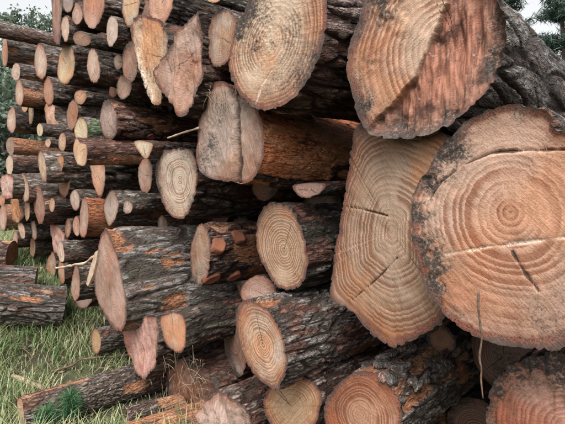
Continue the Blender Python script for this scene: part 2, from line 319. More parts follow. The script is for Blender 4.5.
def mat_cut(name='cut_wood', torn=False):
    """sawn end; slow variation comes from vertex attributes lf, lf2 (0..1 noise), fine grain from the shader"""
    g = NT(name)
    info = g.n('ShaderNodeObjectInfo'); rnd = info.outputs['Random']
    off = g.vmath('SCALE', (13.7, 7.1, 3.3)); g.put(off.node.inputs[3], rnd)
    uv0 = g.attr('fuv', out='Vector')
    uv = g.vmath('ADD', uv0, off)
    ring = g.attr('ring'); edge = g.attr('edge')
    dirt = g.attr('dirt', 'OBJECT'); spacing = g.attr('spacing', 'OBJECT'); ringc = g.attr('ringc', 'OBJECT')
    crack = g.attr('crack'); palel = g.attr('pale')
    l1 = g.n('ShaderNodeSeparateXYZ'); g.put(l1.inputs[0], g.attr('lf', out='Vector'))
    l2 = g.n('ShaderNodeSeparateXYZ'); g.put(l2.inputs[0], g.attr('lf2', out='Vector'))
    tint = info.outputs['Color']
    fine = g.noise(uv, 230.0, 1, .6)
    mid = g.noise(uv, 28.0, 3, .7)
    # rings (the broad wobble is in the ring attribute)
    rv = g.math('ADD', ring, g.math('MULTIPLY', g.math('SUBTRACT', mid, .5), .005))
    q = g.math('DIVIDE', rv, spacing)
    irr = g.noise(g.xyz(g.math('MULTIPLY', q, .33), rnd, 0.0), 1.0, 1)
    fr = g.math('FRACT', g.math('ADD', q, g.math('MULTIPLY', irr, 3.0)))
    late = g.math('MULTIPLY', g.ramp(fr, .05, .80), g.math('SUBTRACT', 1.0, g.ramp(fr, .82, 1.0)))
    wid = g.noise(g.xyz(g.math('MULTIPLY', q, .21), 3.7, rnd), 1.0, 2, .7)      # some years dark, some faint
    rstr = g.math('MULTIPLY', g.math('MULTIPLY', g.ramp(l1.outputs[0], .30, .62, .25, 1.0), ringc), g.ramp(wid, .32, .62, .40, 1.2))
    lateamt = g.math('MULTIPLY', g.math('MULTIPLY', late, rstr), 1.3, clamp=True)
    grey = g.mix(.5, tint, (.40, .34, .30))
    base = g.mix(g.ramp(l1.outputs[1], .40, .66, 0, .65), tint, grey)
    warm = g.mix(1.0, tint, (1.0, .76, .60), 'MULTIPLY')
    base = g.mix(g.ramp(l1.outputs[2], .48, .72, 0, .9), base, warm)
    # sapwood darkens and reddens toward the bark
    sap = g.ramp(g.math('ADD', edge, g.math('MULTIPLY', g.math('SUBTRACT', l2.outputs[0], .5), .9)), .55, 1.05, 0, g.attr('sap', 'OBJECT'))
    base = g.mix(sap, base, g.mix(1.0, base, (.70, .46, .36), 'MULTIPLY'))
    c = g.mix(lateamt, base, g.mix(1.0, base, (.56, .40, .33), 'MULTIPLY'))
    # saw marks: straight scratches across the cut, direction by log
    ang = g.math('MULTIPLY', rnd, 6.28)
    sp = g.n('ShaderNodeSeparateXYZ'); g.put(sp.inputs[0], uv0)
    ca, sa = g.math('COSINE', ang), g.math('SINE', ang)
    sx = g.math('ADD', g.math('MULTIPLY', sp.outputs[0], ca), g.math('MULTIPLY', sp.outputs[1], sa))
    sy = g.math('SUBTRACT', g.math('MULTIPLY', sp.outputs[1], ca), g.math('MULTIPLY', sp.outputs[0], sa))
    saw = g.noise(g.xyz(g.math('MULTIPLY', sx, 9.0), g.math('ADD', g.math('MULTIPLY', sy, 190.0), g.math('MULTIPLY', mid, .7)), rnd), 1.0, 3, .7)
    c = g.mix(g.ramp(saw, .38, .66, .0, g.ramp(l2.outputs[0], .4, .6, .2, .65)), c, g.mix(1.0, c, (.62, .53, .47), 'MULTIPLY'))
    c = g.mix(g.ramp(fine, .42, .75, 0, .55), c, g.mix(1.0, c, (.58, .46, .39), 'MULTIPLY'))
    c = g.mix(g.math('MULTIPLY', g.math('MULTIPLY', g.ramp(fine, .16, .09), g.ramp(l2.outputs[1], .45, .62)), .8), c, (.62, .52, .41))   # sawdust
    if torn:
        zone = g.attr('zone')
        fib = g.noise(g.xyz(g.math('MULTIPLY', sp.outputs[0], 90.0), g.math('MULTIPLY', sp.outputs[1], 14.0), rnd), 1.0, 4, .65)
        zc0 = g.attr('zone_col', 'OBJECT', 'Color')
        zc = g.mix(g.ramp(fib, .35, .65), g.mix(1.0, zc0, (.7, .65, .65), 'MULTIPLY'), g.mix(1.0, zc0, (1.9, 2.0, 2.1), 'MULTIPLY'))
        zc = g.mix(g.ramp(g.noise(uv, 11.0, 4, .65), .50, .66), zc, g.mix(1.0, zc0, (.28, .25, .28), 'MULTIPLY'))
        zc = g.mix(g.math('MULTIPLY', g.ramp(g.noise(uv, 60.0, 2), .64, .70), .45), zc, (.36, .30, .29))
        c = g.mix(zone, c, zc)
    # inner bark ring
    ej = g.math('ADD', g.math('ADD', edge, g.math('MULTIPLY', g.math('SUBTRACT', mid, .5), .06)), g.math('MULTIPLY', g.math('SUBTRACT', l2.outputs[2], .5), .12))
    bk = g.math('MULTIPLY', g.ramp(ej, .895, .935), g.ramp(l2.outputs[0], .30, .55, .5, 1.0))
    c = g.mix(bk, c, g.mix(g.ramp(fine, .3, .7), (.05, .02, .014), (.23, .075, .045)))
    c = g.mix(g.math('MULTIPLY', g.ramp(ej, .955, .985), .8), c, (.045, .032, .027))
    # mould and dirt: speckles that gather toward the rim and in the marked patches
    e2 = g.math('ADD', edge, g.math('MULTIPLY', g.math('SUBTRACT', l2.outputs[1], .5), 1.3))
    amt = g.math('MULTIPLY', g.math('ADD', g.math('MULTIPLY', g.ramp(e2, .55, 1.15), .8), g.math('MULTIPLY', g.ramp(l2.outputs[2], .48, .66), .5)), dirt)
    amt = g.math('ADD', amt, g.math('MULTIPLY', g.attr('dm'), g.ramp(mid, .30, .62, .12, 1.05)), clamp=True)
    sk = g.noise(uv, 110.0, 3, .8)
    spk = g.ramp(g.math('ADD', sk, g.math('MULTIPLY', amt, .30)), .62, .82)
    c = g.mix(g.math('MULTIPLY', amt, .50), c, g.mix(g.ramp(mid, .35, .65), (.050, .039, .031), (.19, .155, .125)))
    c = g.mix(g.math('MULTIPLY', spk, g.math('ADD', .35, g.math('MULTIPLY', amt, .65))), c, (.030, .024, .020))
    # drying cracks running out from the heart, on some logs
    crk = g.attr('crk', 'OBJECT')
    for mul, lo in ((37.0, .35), (91.0, .62)):
        a_ = g.math('MULTIPLY', rnd, mul); co_, si_ = g.math('COSINE', a_), g.math('SINE', a_)
        cx = g.math('ADD', g.math('MULTIPLY', sp.outputs[0], co_), g.math('MULTIPLY', sp.outputs[1], si_))
        cy = g.math('SUBTRACT', g.math('MULTIPLY', sp.outputs[1], co_), g.math('MULTIPLY', sp.outputs[0], si_))
        cy = g.math('ADD', cy, g.math('MULTIPLY', g.math('SUBTRACT', mid, .5), .02))
        on = g.math('GREATER_THAN', g.math('FRACT', g.math('MULTIPLY', rnd, mul * 3.7)), lo)
        ck = g.math('MULTIPLY', g.ramp(g.math('ABSOLUTE', cy), .0035, .001), g.math('MULTIPLY', g.ramp(cx, .0, .01), g.ramp(edge, .85, .55)))
        c = g.mix(g.math('MULTIPLY', g.math('MULTIPLY', ck, on), crk), c, (.045, .028, .02))
    c = g.mix(g.ramp(g.math('ADD', crack, g.math('MULTIPLY', g.math('SUBTRACT', mid, .5), .9)), .35, .75, 0, .93), c, g.mix(g.ramp(sk, .4, .65), (.022, .014, .010), (.09, .05, .032)))
    c = g.mix(g.math('MULTIPLY', palel, g.ramp(sk, .38, .55)), c, (.64, .53, .42))
    g.put(g.bsdf.inputs['Base Color'], c)
    g.put(g.bsdf.inputs['Roughness'], g.ramp(fine, .2, .8, .62, .9))
    g.bsdf.inputs['Specular IOR Level'].default_value = .3
    h = g.math('ADD', g.math('MULTIPLY', saw, .8), g.math('MULTIPLY', fine, .6))
    g.put(g.bsdf.inputs['Normal'], g.bump(h, .8, .0024))
    return g.m

def mat_bark():
    g = NT('pine_bark')
    info = g.n('ShaderNodeObjectInfo')
    off = g.vmath('SCALE', (11.3, 5.9, 17.1)); g.put(off.node.inputs[3], info.outputs['Random'])
    co = g.vmath('ADD', g.attr('bco', out='Vector'), off)           # x, y across the log, z along it
    st = g.vmath('MULTIPLY', co, (1.0, 1.0, .28))
    bh = g.attr('bh'); strip = g.attr('strip'); plate = g.attr('plate')
    l1 = g.n('ShaderNodeSeparateXYZ'); g.put(l1.inputs[0], g.attr('lf', out='Vector'))
    tone = info.outputs['Color']
    moss = g.attr('moss', 'OBJECT')
    n1 = g.noise(st, 26.0, 3, .75); n2 = g.noise(st, 120.0, 2, .8)
    vo = g.n('ShaderNodeTexVoronoi', feature='DISTANCE_TO_EDGE'); vo.inputs['Scale'].default_value = 42.0
    wv = g.n('ShaderNodeVectorMath', operation='SCALE'); g.put(wv.inputs[0], g.xyz(n1, n2, n1)); wv.inputs[3].default_value = .03
    g.put(vo.inputs['Vector'], g.vmath('ADD', st, wv.outputs[0]))
    scale_ = g.ramp(vo.outputs['Distance'], .02, .22)                 # small scales, split by fine cracks
    top = g.math('MULTIPLY', g.ramp(bh, .15, .75), g.math('ADD', .35, g.math('MULTIPLY', scale_, .65)))
    dark = g.mix(1.0, tone, (.22, .175, .15), 'MULTIPLY')
    c = g.mix(g.ramp(n1, .36, .60), dark, tone)
    pv = g.mix(plate, (.55, .52, .50), (1.9, 1.8, 1.75))
    c = g.mix(g.math('MULTIPLY', top, .9), dark, g.mix(1.0, c, pv, 'MULTIPLY'))
    skin = g.math('MULTIPLY', g.ramp(g.math('ADD', n2, g.math('MULTIPLY', n1, .6)), .74, .88), g.ramp(l1.outputs[0], .36, .56))
    c = g.mix(g.math('MULTIPLY', g.math('MULTIPLY', skin, top), .85), c, g.mix(.6, tone, (.33, .315, .30)))
    rust = g.math('MULTIPLY', g.ramp(l1.outputs[1], .57, .68), g.attr('rust', 'OBJECT'))
    c = g.mix(rust, c, g.mix(scale_, (.05, .022, .016), (.15, .058, .036)))
    # bare patches where the bark is gone
    sc = g.mix(g.ramp(n2, .30, .70), (.15, .055, .028), (.43, .195, .10))
    sc = g.mix(g.ramp(n1, .54, .68), sc, (.06, .03, .022))
    sc = g.mix(g.math('MULTIPLY', g.ramp(l1.outputs[1], .50, .62), .6), sc, (.40, .24, .15))
    sc = g.mix(1.0, sc, g.attr('gain', 'OBJECT', 'Color'), 'MULTIPLY')
    c = g.mix(strip, c, sc)
    ms = g.math('MULTIPLY', g.ramp(l1.outputs[2], .49, .62), moss)
    c = g.mix(g.math('MULTIPLY', ms, .75), c, g.mix(n2, (.06, .11, .05), (.17, .27, .13)))
    g.put(g.bsdf.inputs['Base Color'], c)
    g.put(g.bsdf.inputs['Roughness'], g.ramp(n1, .3, .7, .62, .92))
    g.bsdf.inputs['Specular IOR Level'].default_value = .35
    h = g.math('ADD', g.math('ADD', n1, g.math('MULTIPLY', n2, .8)), g.math('MULTIPLY', scale_, .6))
    g.put(g.bsdf.inputs['Normal'], g.bump(h, 1.0, .013))
    return g.m

M_CUT, M_TORN, M_BARK = mat_cut(), mat_cut('cut_wood_torn', True), mat_bark()

# ------------------------------------------------------------------ mesh helpers
def link(name, me, parent=None, mat=None):
    o = bpy.data.objects.new(name, me)
    col.objects.link(o)
    if parent is not None: o.parent = parent
    if mat is not None: me.materials.append(mat)
    return o

def empty(name, loc):
    o = bpy.data.objects.new(name, None)
    o.empty_display_size = .05
    col.objects.link(o); o.location = Vector(loc)
    return o

def tag(o, label, cat, group=None, kind=None):
    if label: o['label'] = label
    if cat: o['category'] = cat
    if group: o['group'] = group
    if kind: o['kind'] = kind

def mesh_np(name, V, quads, tris=None, smooth_=True):
    V = np.asarray(V, np.float32)
    quads = np.asarray(quads, np.int32).reshape(-1, 4)
    tris = np.zeros((0, 3), np.int32) if tris is None else np.asarray(tris, np.int32).reshape(-1, 3)
    me = bpy.data.meshes.new(name)
    me.vertices.add(len(V)); me.vertices.foreach_set('co', V.ravel())
    nl = quads.size + tris.size
    me.loops.add(nl); me.loops.foreach_set('vertex_index', np.concatenate([quads.ravel(), tris.ravel()]))
    me.polygons.add(len(quads) + len(tris))
    ls = np.concatenate([np.arange(len(quads)) * 4, quads.size + np.arange(len(tris)) * 3])
    me.polygons.foreach_set('loop_start', ls.astype(np.int32))
    me.update(calc_edges=True); me.validate()
    if smooth_: me.polygons.foreach_set('use_smooth', np.ones(len(me.polygons), bool))
    return me

def lf_noise(P, freqs, seed):
    return np.stack([.5 + .62 * fbm(P * f, oc, seed + 3 * i_) for i_, (f, oc) in enumerate(freqs)], -1)

def vattr(me, name, a):
    a = np.asarray(a, np.float32)
    if a.ndim == 1:
        me.attributes.new(name, 'FLOAT', 'POINT').data.foreach_set('value', a)
    else:
        me.attributes.new(name, 'FLOAT_VECTOR', 'POINT').data.foreach_set('vector', a.ravel())

def closed_spline(P, n):
    """n points evenly spaced along a smooth closed curve through P"""
    P = np.asarray(P, float); m = len(P); out = []
    for i in range(m):
        p0, p1, p2, p3 = P[i - 1], P[i], P[(i + 1) % m], P[(i + 2) % m]
        t = np.linspace(0, 1, 24, endpoint=False)[:, None]
        out.append(.5 * ((2 * p1) + (-p0 + p2) * t + (2 * p0 - 5 * p1 + 4 * p2 - p3) * t ** 2 + (-p0 + 3 * p1 - 3 * p2 + p3) * t ** 3))
    Q = np.concatenate(out); Q = np.vstack([Q, Q[:1]])
    s = np.concatenate([[0], np.cumsum(np.linalg.norm(np.diff(Q, axis=0), axis=1))])
    u = np.linspace(0, s[-1], n, endpoint=False)
    return np.stack([np.interp(u, s, Q[:, k]) for k in range(Q.shape[1])], 1)

def seg_dist(P, line):
    line = np.asarray(line, float); d = np.full(len(P), 9.0)
    for a, b in zip(line[:-1], line[1:]):
        ab = b - a; t = np.clip(((P - a) @ ab) / (ab @ ab), 0, 1)
        d = np.minimum(d, np.linalg.norm(P - a - t[:, None] * ab, axis=1))
    return d

def in_poly(P, poly):
    poly = np.asarray(poly, float); r = np.zeros(len(P), bool)
    for (x1, y1), (x2, y2) in zip(poly, np.roll(poly, -1, 0)):
        c = ((y1 > P[:, 1]) != (y2 > P[:, 1]))
        r ^= c & (P[:, 0] < (x2 - x1) * (P[:, 1] - y1) / (y2 - y1 + 1e-12) + x1)
    return r

TONE = dict(dark=(.112, .090, .078), grey=(.19, .172, .160), red=(.140, .075, .060), brown=(.145, .115, .095), pale=(.25, .238, .228))
COUNT = [0]

def build_log(name, label, edge, axis, L, wood, o, group=None, pith=None, Lvis=.9, nfac=1.0):
    """edge: (N,3) outline of the near cut, in order; the trunk runs from it along axis"""
    COUNT[0] += 1; seed = COUNT[0] * 31 + 5
    rng = np.random.default_rng(seed)
    N = len(edge)
    c = edge.mean(0); a = axis / np.linalg.norm(axis)
    e1 = np.cross([0, 0, 1.0], a); e1 /= np.linalg.norm(e1); e2 = np.cross(a, e1)
    rel = edge - c
    k = rel @ a; X = np.stack([rel @ e1, rel @ e2], 1)
    if ((X[:, 0] * np.roll(X[:, 1], -1) - X[:, 1] * np.roll(X[:, 0], -1)).sum()) < 0:
        X = X[::-1]; k = k[::-1]
    per = np.linalg.norm(np.roll(X, -1, 0) - X, axis=1).sum(); R = per / 6.283
    T = np.roll(X, -2, 0) - np.roll(X, 2, 0); T /= np.linalg.norm(T, axis=1)[:, None] + 1e-9
    NR = np.stack([T[:, 1], -T[:, 0]], 1)
    jag = o.get('jag', 0.0)
    ph = np.linspace(0, 2 * np.pi, N, endpoint=False)
    cyc = np.stack([np.cos(ph), np.sin(ph), np.full(N, seed * .37)], 1)
    rough = o.get('rough', .25)
    def relief(uv):
        U3 = np.concatenate([uv, np.full(uv.shape[:-1] + (1,), seed * .71)], -1)
        d = rough * (.030 * fbm(U3 * np.array([9, 5, 1]), 3, seed + 41) + .012 * fbm(U3 * np.array([60, 16, 1]), 2, seed + 42)) + .0035 * fbm(U3 * 26, 2, seed + 43)
        if jag: d = d + jag * (1.3 * fbm(U3 * np.array([8, 4, 1]), 3, seed) + .8 * fbm(U3 * np.array([34, 12, 1]), 3, seed + 3))
        if o.get('tear'):
            q = fbm(U3 * np.array([9, 2.0, 1]) + 3, 3, seed + 51)
            d = d + .035 * (np.floor(q * 5) / 5 * .7 + q * .3) + .010 * fbm(U3 * np.array([80, 7, 1]), 3, seed + 52)
        return d
    K0 = k.copy()
    k = k + relief(X)
    # ---- trunk
    ds = per / N * 1.75
    nv = max(8, int(Lvis / ds))
    s = np.concatenate([np.linspace(0, min(Lvis, L), nv), np.linspace(min(Lvis, L), L, 8)[1:]]) if L > Lvis else np.linspace(0, L, nv)
    Mr = len(s)
    S, _ = np.meshgrid(s, ph, indexing='ij')
    tap = 1 - o.get('taper', .05) * S / 2.0
    smo = np.mean([np.roll(X, q, 0) for q in range(-3, 4)], 0)
    mixs = smooth(0, .35, S)[..., None] * .6
    XY = (X[None] * (1 - mixs) + smo[None] * mixs) * tap[..., None]
    bow = .02 * np.sin(S * 1.7 + seed)
    ps = o.get('plate', 1.0)                                   # plate size
    am = (.010 + .010 * ps) * min(1.0, R / .16)
    sc = 1.0 / (.062 * ps * min(1.3, max(.55, R / .17)))
    Q = np.concatenate([XY * sc, (S * sc * .25)[..., None]], 2) + seed * 3.1
    Q = Q + .45 * np.stack([vnoise(Q * 1.3, seed), vnoise(Q * 1.3, seed + 1), vnoise(Q * 1.3, seed + 2)], -1)
    f1, f2, cid = voro(Q, seed)
    pl = smooth(.03, .13, f2 - f1)
    g1, g2, cid2 = voro(Q * np.array([2.3, 2.3, 2.0]) + 5.5, seed + 3)
    pl2 = smooth(.02, .10, g2 - g1)
    layer = fbm(Q * np.array([1.7, 1.7, 1.2]) + 9, 3, seed + 5)
    terr = np.floor(layer * 7) / 7 * .85 + layer * .15
    H = pl * (.55 + .40 * (cid - .5) + .32 * pl2 * (cid2 - .1) + .6 * terr) + .12 * fbm(Q * 6, 2, seed + 9)
    st = o.get('strip', 0.0)
    if st > 0:
        sn = fbm(np.concatenate([XY * 9, (S * 3.2)[..., None]], 2) + seed, 4, seed + 21) + .08 * (cid - .5)
        lo = np.quantile(sn, min(.999, st))
        sm = smooth(.03, -.03, sn - lo) if st < 1 else np.ones_like(sn)
    else:
        sm = np.zeros_like(H)
    D = am * (H - .55) * (1 - sm) + sm * (-.5 * am + .10 * am * layer)
    D = D * (.55 + .45 * smooth(0, .02, S))
    XYd = XY + NR[None] * D[..., None]
    ax = S + k[None, :] * (1 - smooth(0, .5, S))
    W = c + XYd[..., 0:1] * e1 + (XYd[..., 1:2] + bow[..., None] * smooth(.2, 1.2, S)[..., None]) * e2 + ax[..., None] * a
    base = c.copy(); base[2] = edge[:, 2].min()
    root = empty(name, base)
    tag(root, label, 'log', group)
    V = (W - base).reshape(-1, 3)
    I = np.arange(Mr * N).reshape(Mr, N); J = np.roll(I, -1, 1)
    quads = np.stack([I[:-1], J[:-1], J[1:], I[1:]], -1).reshape(-1, 4)
    V = np.vstack([V, (c + a * L - base)[None]])
    tris = np.stack([I[-1], J[-1], np.full(N, len(V) - 1)], 1)
    me = mesh_np('bark', V, quads, tris)
    pad = lambda q: np.append(q.ravel(), 0)
    vattr(me, 'bh', pad(np.clip(pl * (.35 + .65 * pl2) * (.8 + terr), 0, 1))); vattr(me, 'strip', pad(sm)); vattr(me, 'plate', pad((.6 * cid + .4 * cid2) * pl))
    vattr(me, 'bco', np.vstack([np.concatenate([XY, S[..., None]], 2).reshape(-1, 3), [[0, 0, L]]]))
    B3 = np.vstack([np.concatenate([XY, S[..., None]], 2).reshape(-1, 3), [[0, 0, L]]]) + seed
    vattr(me, 'lf', lf_noise(B3, ((7, 3), (np.array([13, 13, 3.6]), 4), (16, 4)), seed + 500))
    bo = link('bark', me, root, M_BARK)
    t = np.array(TONE[o.get('b', 'dark')]) * rng.uniform(.85, 1.2) * o.get('tone', 1.0)
    bo.color = (*t, 1); bo['gain'] = [float(v) for v in o.get('gain', (1, 1, 1))]; bo['rust'] = float(o.get('rust', .75)); bo['moss'] = float(o.get('moss', rng.uniform(0, .08)))
    # ---- near cut
    E = W[0]
    pc = c if pith is None else pith
    nr = int(np.clip((o.get('nrad', N * .22)) * nfac, 8, 130))
    tt = np.concatenate([np.linspace(0, .94, nr)[1:], [.965, .985, 1.0]])
    E0 = E - a * (relief(X))[:, None]                          # rim on the plain cut, before relief
    pr = np.array([(pc - c) @ e1, (pc - c) @ e2])
    F = pc + tt[:, None, None] * (E0 - pc)[None]
    uv = np.stack([(F - pc) @ e1, (F - pc) @ e2], -1)
    tf = np.broadcast_to(tt[:, None], uv.shape[:2])
    U3 = np.concatenate([uv, np.full(uv.shape[:2] + (1,), seed * .71)], 2)
    wl_ = smooth(.93, 1.0, tf)
    disp = relief(uv + pr) * (1 - wl_) + relief(X)[None] * wl_
    Pf = np.stack([(F - pc) @ e1, (F - pc) @ e2], -1).reshape(-1, 2)
    crack = np.zeros(len(Pf)); pale = crack.copy(); zone = crack.copy(); dd = disp.reshape(-1)
    def topl(pix):
        n_ = o['_n']; c_ = o['_c']
        W2 = np.array([on_plane(x, y, c_, n_) for x, y in pix]); return np.stack([(W2 - pc) @ e1, (W2 - pc) @ e2], 1)
    wob = .006 * fbm(U3.reshape(-1, 3) * 30, 3, seed + 61)
    for line, w, dep in o.get('groove', []):
        d = seg_dist(Pf, topl(line)) + wob
        q = np.exp(-(np.maximum(d, 0) / w) ** 2); crack = np.maximum(crack, q); dd = dd + dep * q
    for line, w in o.get('palel', []):
        d = seg_dist(Pf, topl(line)) + wob
        q = np.exp(-(np.maximum(d, 0) / w) ** 2); pale = np.maximum(pale, q * .8); dd = dd + .004 * q
    dm = np.zeros(len(Pf))
    for (bx, by, br, ba) in o.get('blobs', []):
        q2_ = topl([(bx, by), (bx, by + br)]); rr_ = np.linalg.norm(q2_[1] - q2_[0])
        dm = np.maximum(dm, ba * np.exp(-((Pf - q2_[0]) ** 2).sum(1) / rr_ ** 2))
    dd = dd + dm * .014 * fbm(U3.reshape(-1, 3) * 55, 3, seed + 81) * (1 - tf.reshape(-1) ** 14)
    if 'sink' in o:
        poly = topl(o['sink'][1]); sd_ = np.where(in_poly(Pf, poly), 1, -1) * seg_dist(Pf, np.vstack([poly, poly[:1]]))
        dd = dd + o['sink'][0] * smooth(-.004, .004, sd_) * (1 - tf.reshape(-1) ** 14)
    if 'zone' in o:
        poly = topl(o['zone']); loop = np.vstack([poly, poly[:1]])
        sd_ = np.where(in_poly(Pf, poly), 1, -1) * seg_dist(Pf, loop) + wob * 1.5
        z = smooth(-.004, .006, sd_); zone = z
        dd = dd + z * (o['zdep'] + .035 * fbm(U3.reshape(-1, 3) * np.array([34, 7, 1]), 3, seed + 71)) * (1 - tf.reshape(-1) ** 14)
    F = (F.reshape(-1, 3) + a * dd[:, None])
    V = np.vstack([F, (pc + a * dd[:N].mean())[None]]) - base
    nR = len(tt)
    I = np.arange(nR * N).reshape(nR, N); J = np.roll(I, -1, 1)
    quads = np.stack([I[:-1], I[1:], J[1:], J[:-1]], -1).reshape(-1, 4)
    tris = np.stack([np.full(N, len(V) - 1), I[0], J[0]], 1)
    me = mesh_np('cut_face', V, quads, tris)
    padl = lambda q, v=0: np.append(np.asarray(q).ravel(), v)
    Rm = np.linalg.norm(E - pc, axis=1).mean()
    rr = np.linalg.norm(uv, axis=2)
    U4 = np.vstack([U3.reshape(-1, 3), [[0, 0, seed * .71]]])
    vattr(me, 'lf', lf_noise(U4, ((7, 3), (3.2, 4), (4.6, 4)), seed + 200)); vattr(me, 'lf2', lf_noise(U4, ((4, 2), (7, 3), (7.5, 4)), seed + 300))
    wobr = .034 * .5 * fbm(U4 * 5, 2, seed + 400)
    vattr(me, 'ring', padl(.5 * tf * Rm + .5 * rr) + wobr - wobr.min()); vattr(me, 'edge', padl(tf))
    vattr(me, 'crack', padl(crack)); vattr(me, 'pale', padl(pale)); vattr(me, 'zone', padl(zone)); vattr(me, 'dm', padl(dm))
    vattr(me, 'fuv', np.vstack([np.concatenate([uv, 0 * uv[..., :1]], 2).reshape(-1, 3), [[0, 0, 0]]]))
    fo = link('cut_face', me, root, M_TORN if 'zone' in o else M_CUT)
    tw = np.array(wood) * np.array([1.02, 1.06, 1.14]) * rng.uniform(.84, 1.14) * np.array([1, rng.uniform(.94, 1.07), rng.uniform(.86, 1.12)])
    fo.color = (*np.clip(tw, 0, .8), 1)
    fo['dirt'] = 1.35 * float(o.get('dirt', rng.uniform(.05, .45))); fo['ringc'] = float(o.get('ringc', rng.uniform(.7, 1.1)))
    fo['spacing'] = float(np.clip(R * rng.uniform(.055, .085), .007, .02)) if 'spacing' not in o else o['spacing']
    fo['sap'] = float(rng.uniform(.35, .95)); fo['crk'] = 0.0 if o.get('hero') else .8
    fo['zone_col'] = [float(v) for v in o.get('zcol', (.3, .12, .06))]
    info = dict(root=root, base=base, c=c, a=a, e1=e1, e2=e2, R=R, W=W, s=s, N=N, rng=rng, face=fo)
    for (ks, kang) in o.get('knots', []): add_knot(info, ks, kang)
    if o.get('flakes'): add_flakes(info, o['flakes'])
    return info

def add_knot(g, ks, kang):
    """round cut branch stub on the bark, near the photo pixel (ks, kang)"""
    W = g['W']; rel_ = W - CAM; dz = rel_ @ FWD
    px_ = IMW / 2 + FPX * (rel_ @ RGT) / dz; py_ = IMH / 2 - FPX * (rel_ @ UPV) / dz
    sc_ = (px_ - ks) ** 2 + (py_ - kang) ** 2 + 60 * (dz - dz.min())       # nearest vertex of the near side
    j, i = np.unravel_index(int(np.argmin(sc_)), sc_.shape)
    p = W[j, i]; di = p - W[j].mean(0); di -= g['a'] * (di @ g['a']); di /= np.linalg.norm(di)
    r = g['R'] * g['rng'].uniform(.15, .20)
    n = 28; ph = np.linspace(0, 2 * np.pi, n, endpoint=False)
    side = np.cross(di, g['a']); side /= np.linalg.norm(side); al = np.cross(side, di)
    rings = []; edge = []
    for (rf, hf_) in ((1.35, -.02), (1.2, .002), (1.05, .007), (.85, .006), (.55, .004), (.2, .004)):
        w = 1 + .12 * np.sin(ph * 2 + ks * 40) + .06 * np.sin(ph * 5 + ks * 90)
        rings.append(p + (np.cos(ph) * r * rf * w)[:, None] * side + (np.sin(ph) * r * rf * w * 1.15)[:, None] * al + di * hf_); edge.append(min(1.0, rf))
    V = np.concatenate(rings); V = np.vstack([V, (p + di * .003)[None]]) - g['base']
    m = len(rings); I = np.arange(m * n).reshape(m, n); J = np.roll(I, -1, 1)
    q = np.stack([I[:-1], J[:-1], J[1:], I[1:]], -1).reshape(-1, 4)
    t = np.stack([I[-1], J[-1], np.full(n, len(V) - 1)], 1)
    me = mesh_np('knot', V, q, t)
    ef = np.append(np.repeat(edge, n), 0)
    vattr(me, 'edge', ef * .95); vattr(me, 'ring', ef * r)
    for nm in ('crack', 'pale', 'zone', 'dm'): vattr(me, nm, np.zeros(len(V)))
    vattr(me, 'fuv', np.stack([V @ side, V @ al, np.zeros(len(V))], 1)); vattr(me, 'lf', np.full((len(V), 3), .4)); vattr(me, 'lf2', np.full((len(V), 3), .4))
    ko = link('knot', me, g['root'], M_CUT)
    ko.color = (.30, .125, .07, 1); ko['sap'] = .5; ko['dirt'] = .2; ko['ringc'] = .6; ko['spacing'] = .008; ko['zone_col'] = [.3, .1, .05]

def add_flakes(g, n):
    rng = g['rng']
    for q in range(n):
        j = int(rng.integers(3, max(4, int(len(g['s']) * .62))))
        rowv = g['W'][j]; cen = rowv.mean(0)
        di = np.array([rng.normal(0, .55) + .25, 0, 1.0]); di -= g['a'] * (di @ g['a']); di /= np.linalg.norm(di)
        p = rowv[int(np.argmax((rowv - cen) @ di))]
        side = np.cross(di, g['a']); side /= np.linalg.norm(side)
        lw, ll = rng.uniform(.014, .045), rng.uniform(.03, .09)
        th = rng.uniform(.006, .016); rot = rng.uniform(-.5, .5)
        u = g['a'] * math.cos(rot) + side * math.sin(rot); v = np.cross(di, u)
        m = 11; ph = np.linspace(0, 2 * np.pi, m, endpoint=False)
        w = 1 + rng.uniform(-.28, .28, m)
        ring = lambda f, h: p + (np.cos(ph) * ll * w * f)[:, None] * u + (np.sin(ph) * lw * w * f)[:, None] * v + di[None] * (h + .012 * np.cos(ph + q)[:, None] * f)
        V = np.concatenate([ring(.95, -.006), ring(1, th * .5), ring(.85, th), ring(.4, th * 1.25)]); V = np.vstack([V, (p + di * th * 1.1)[None]]) - g['base']
        I = np.arange(4 * m).reshape(4, m); J = np.roll(I, -1, 1)
        qd = np.stack([I[:-1], J[:-1], J[1:], I[1:]], -1).reshape(-1, 4)
        t = np.stack([I[-1], J[-1], np.full(m, len(V) - 1)], 1)
        me = mesh_np('bark_flake', V, qd, t, False)
        vattr(me, 'bh', np.ones(len(V))); vattr(me, 'strip', np.zeros(len(V))); vattr(me, 'plate', np.full(len(V), rng.uniform(0, 1)))
        vattr(me, 'bco', V); vattr(me, 'lf', np.full((len(V), 3), .46))
        b = link('bark_flake', me, g['root'], M_BARK)
        tn = np.array(TONE['grey'] if rng.random() < .65 else TONE['red']) * rng.uniform(.8, 1.6); b.color = (*tn, 1); b['moss'] = 0.0; b['rust'] = 0.0; b['gain'] = [1.0, 1.0, 1.0]

# ------------------------------------------------------------------ build the traced logs
def outline_px(shape, n, rng):
    if shape[0] == 'E':
        _, cx, cy, w, h, tilt = shape
        ph = np.linspace(0, 2 * np.pi, n, endpoint=False); a = math.radians(tilt)
        q = 1 + .035 * np.sin(2 * ph + rng.uniform(0, 6)) + .03 * np.sin(3 * ph + rng.uniform(0, 6)) + .015 * np.sin(5 * ph + rng.uniform(0, 6))
        x = np.cos(ph) * w / 2 * q; y = np.sin(ph) * h / 2 * q
        return np.stack([cx + x * math.cos(a) - y * math.sin(a), cy + x * math.sin(a) + y * math.cos(a)], 1)
    return np.asarray(shape, float)

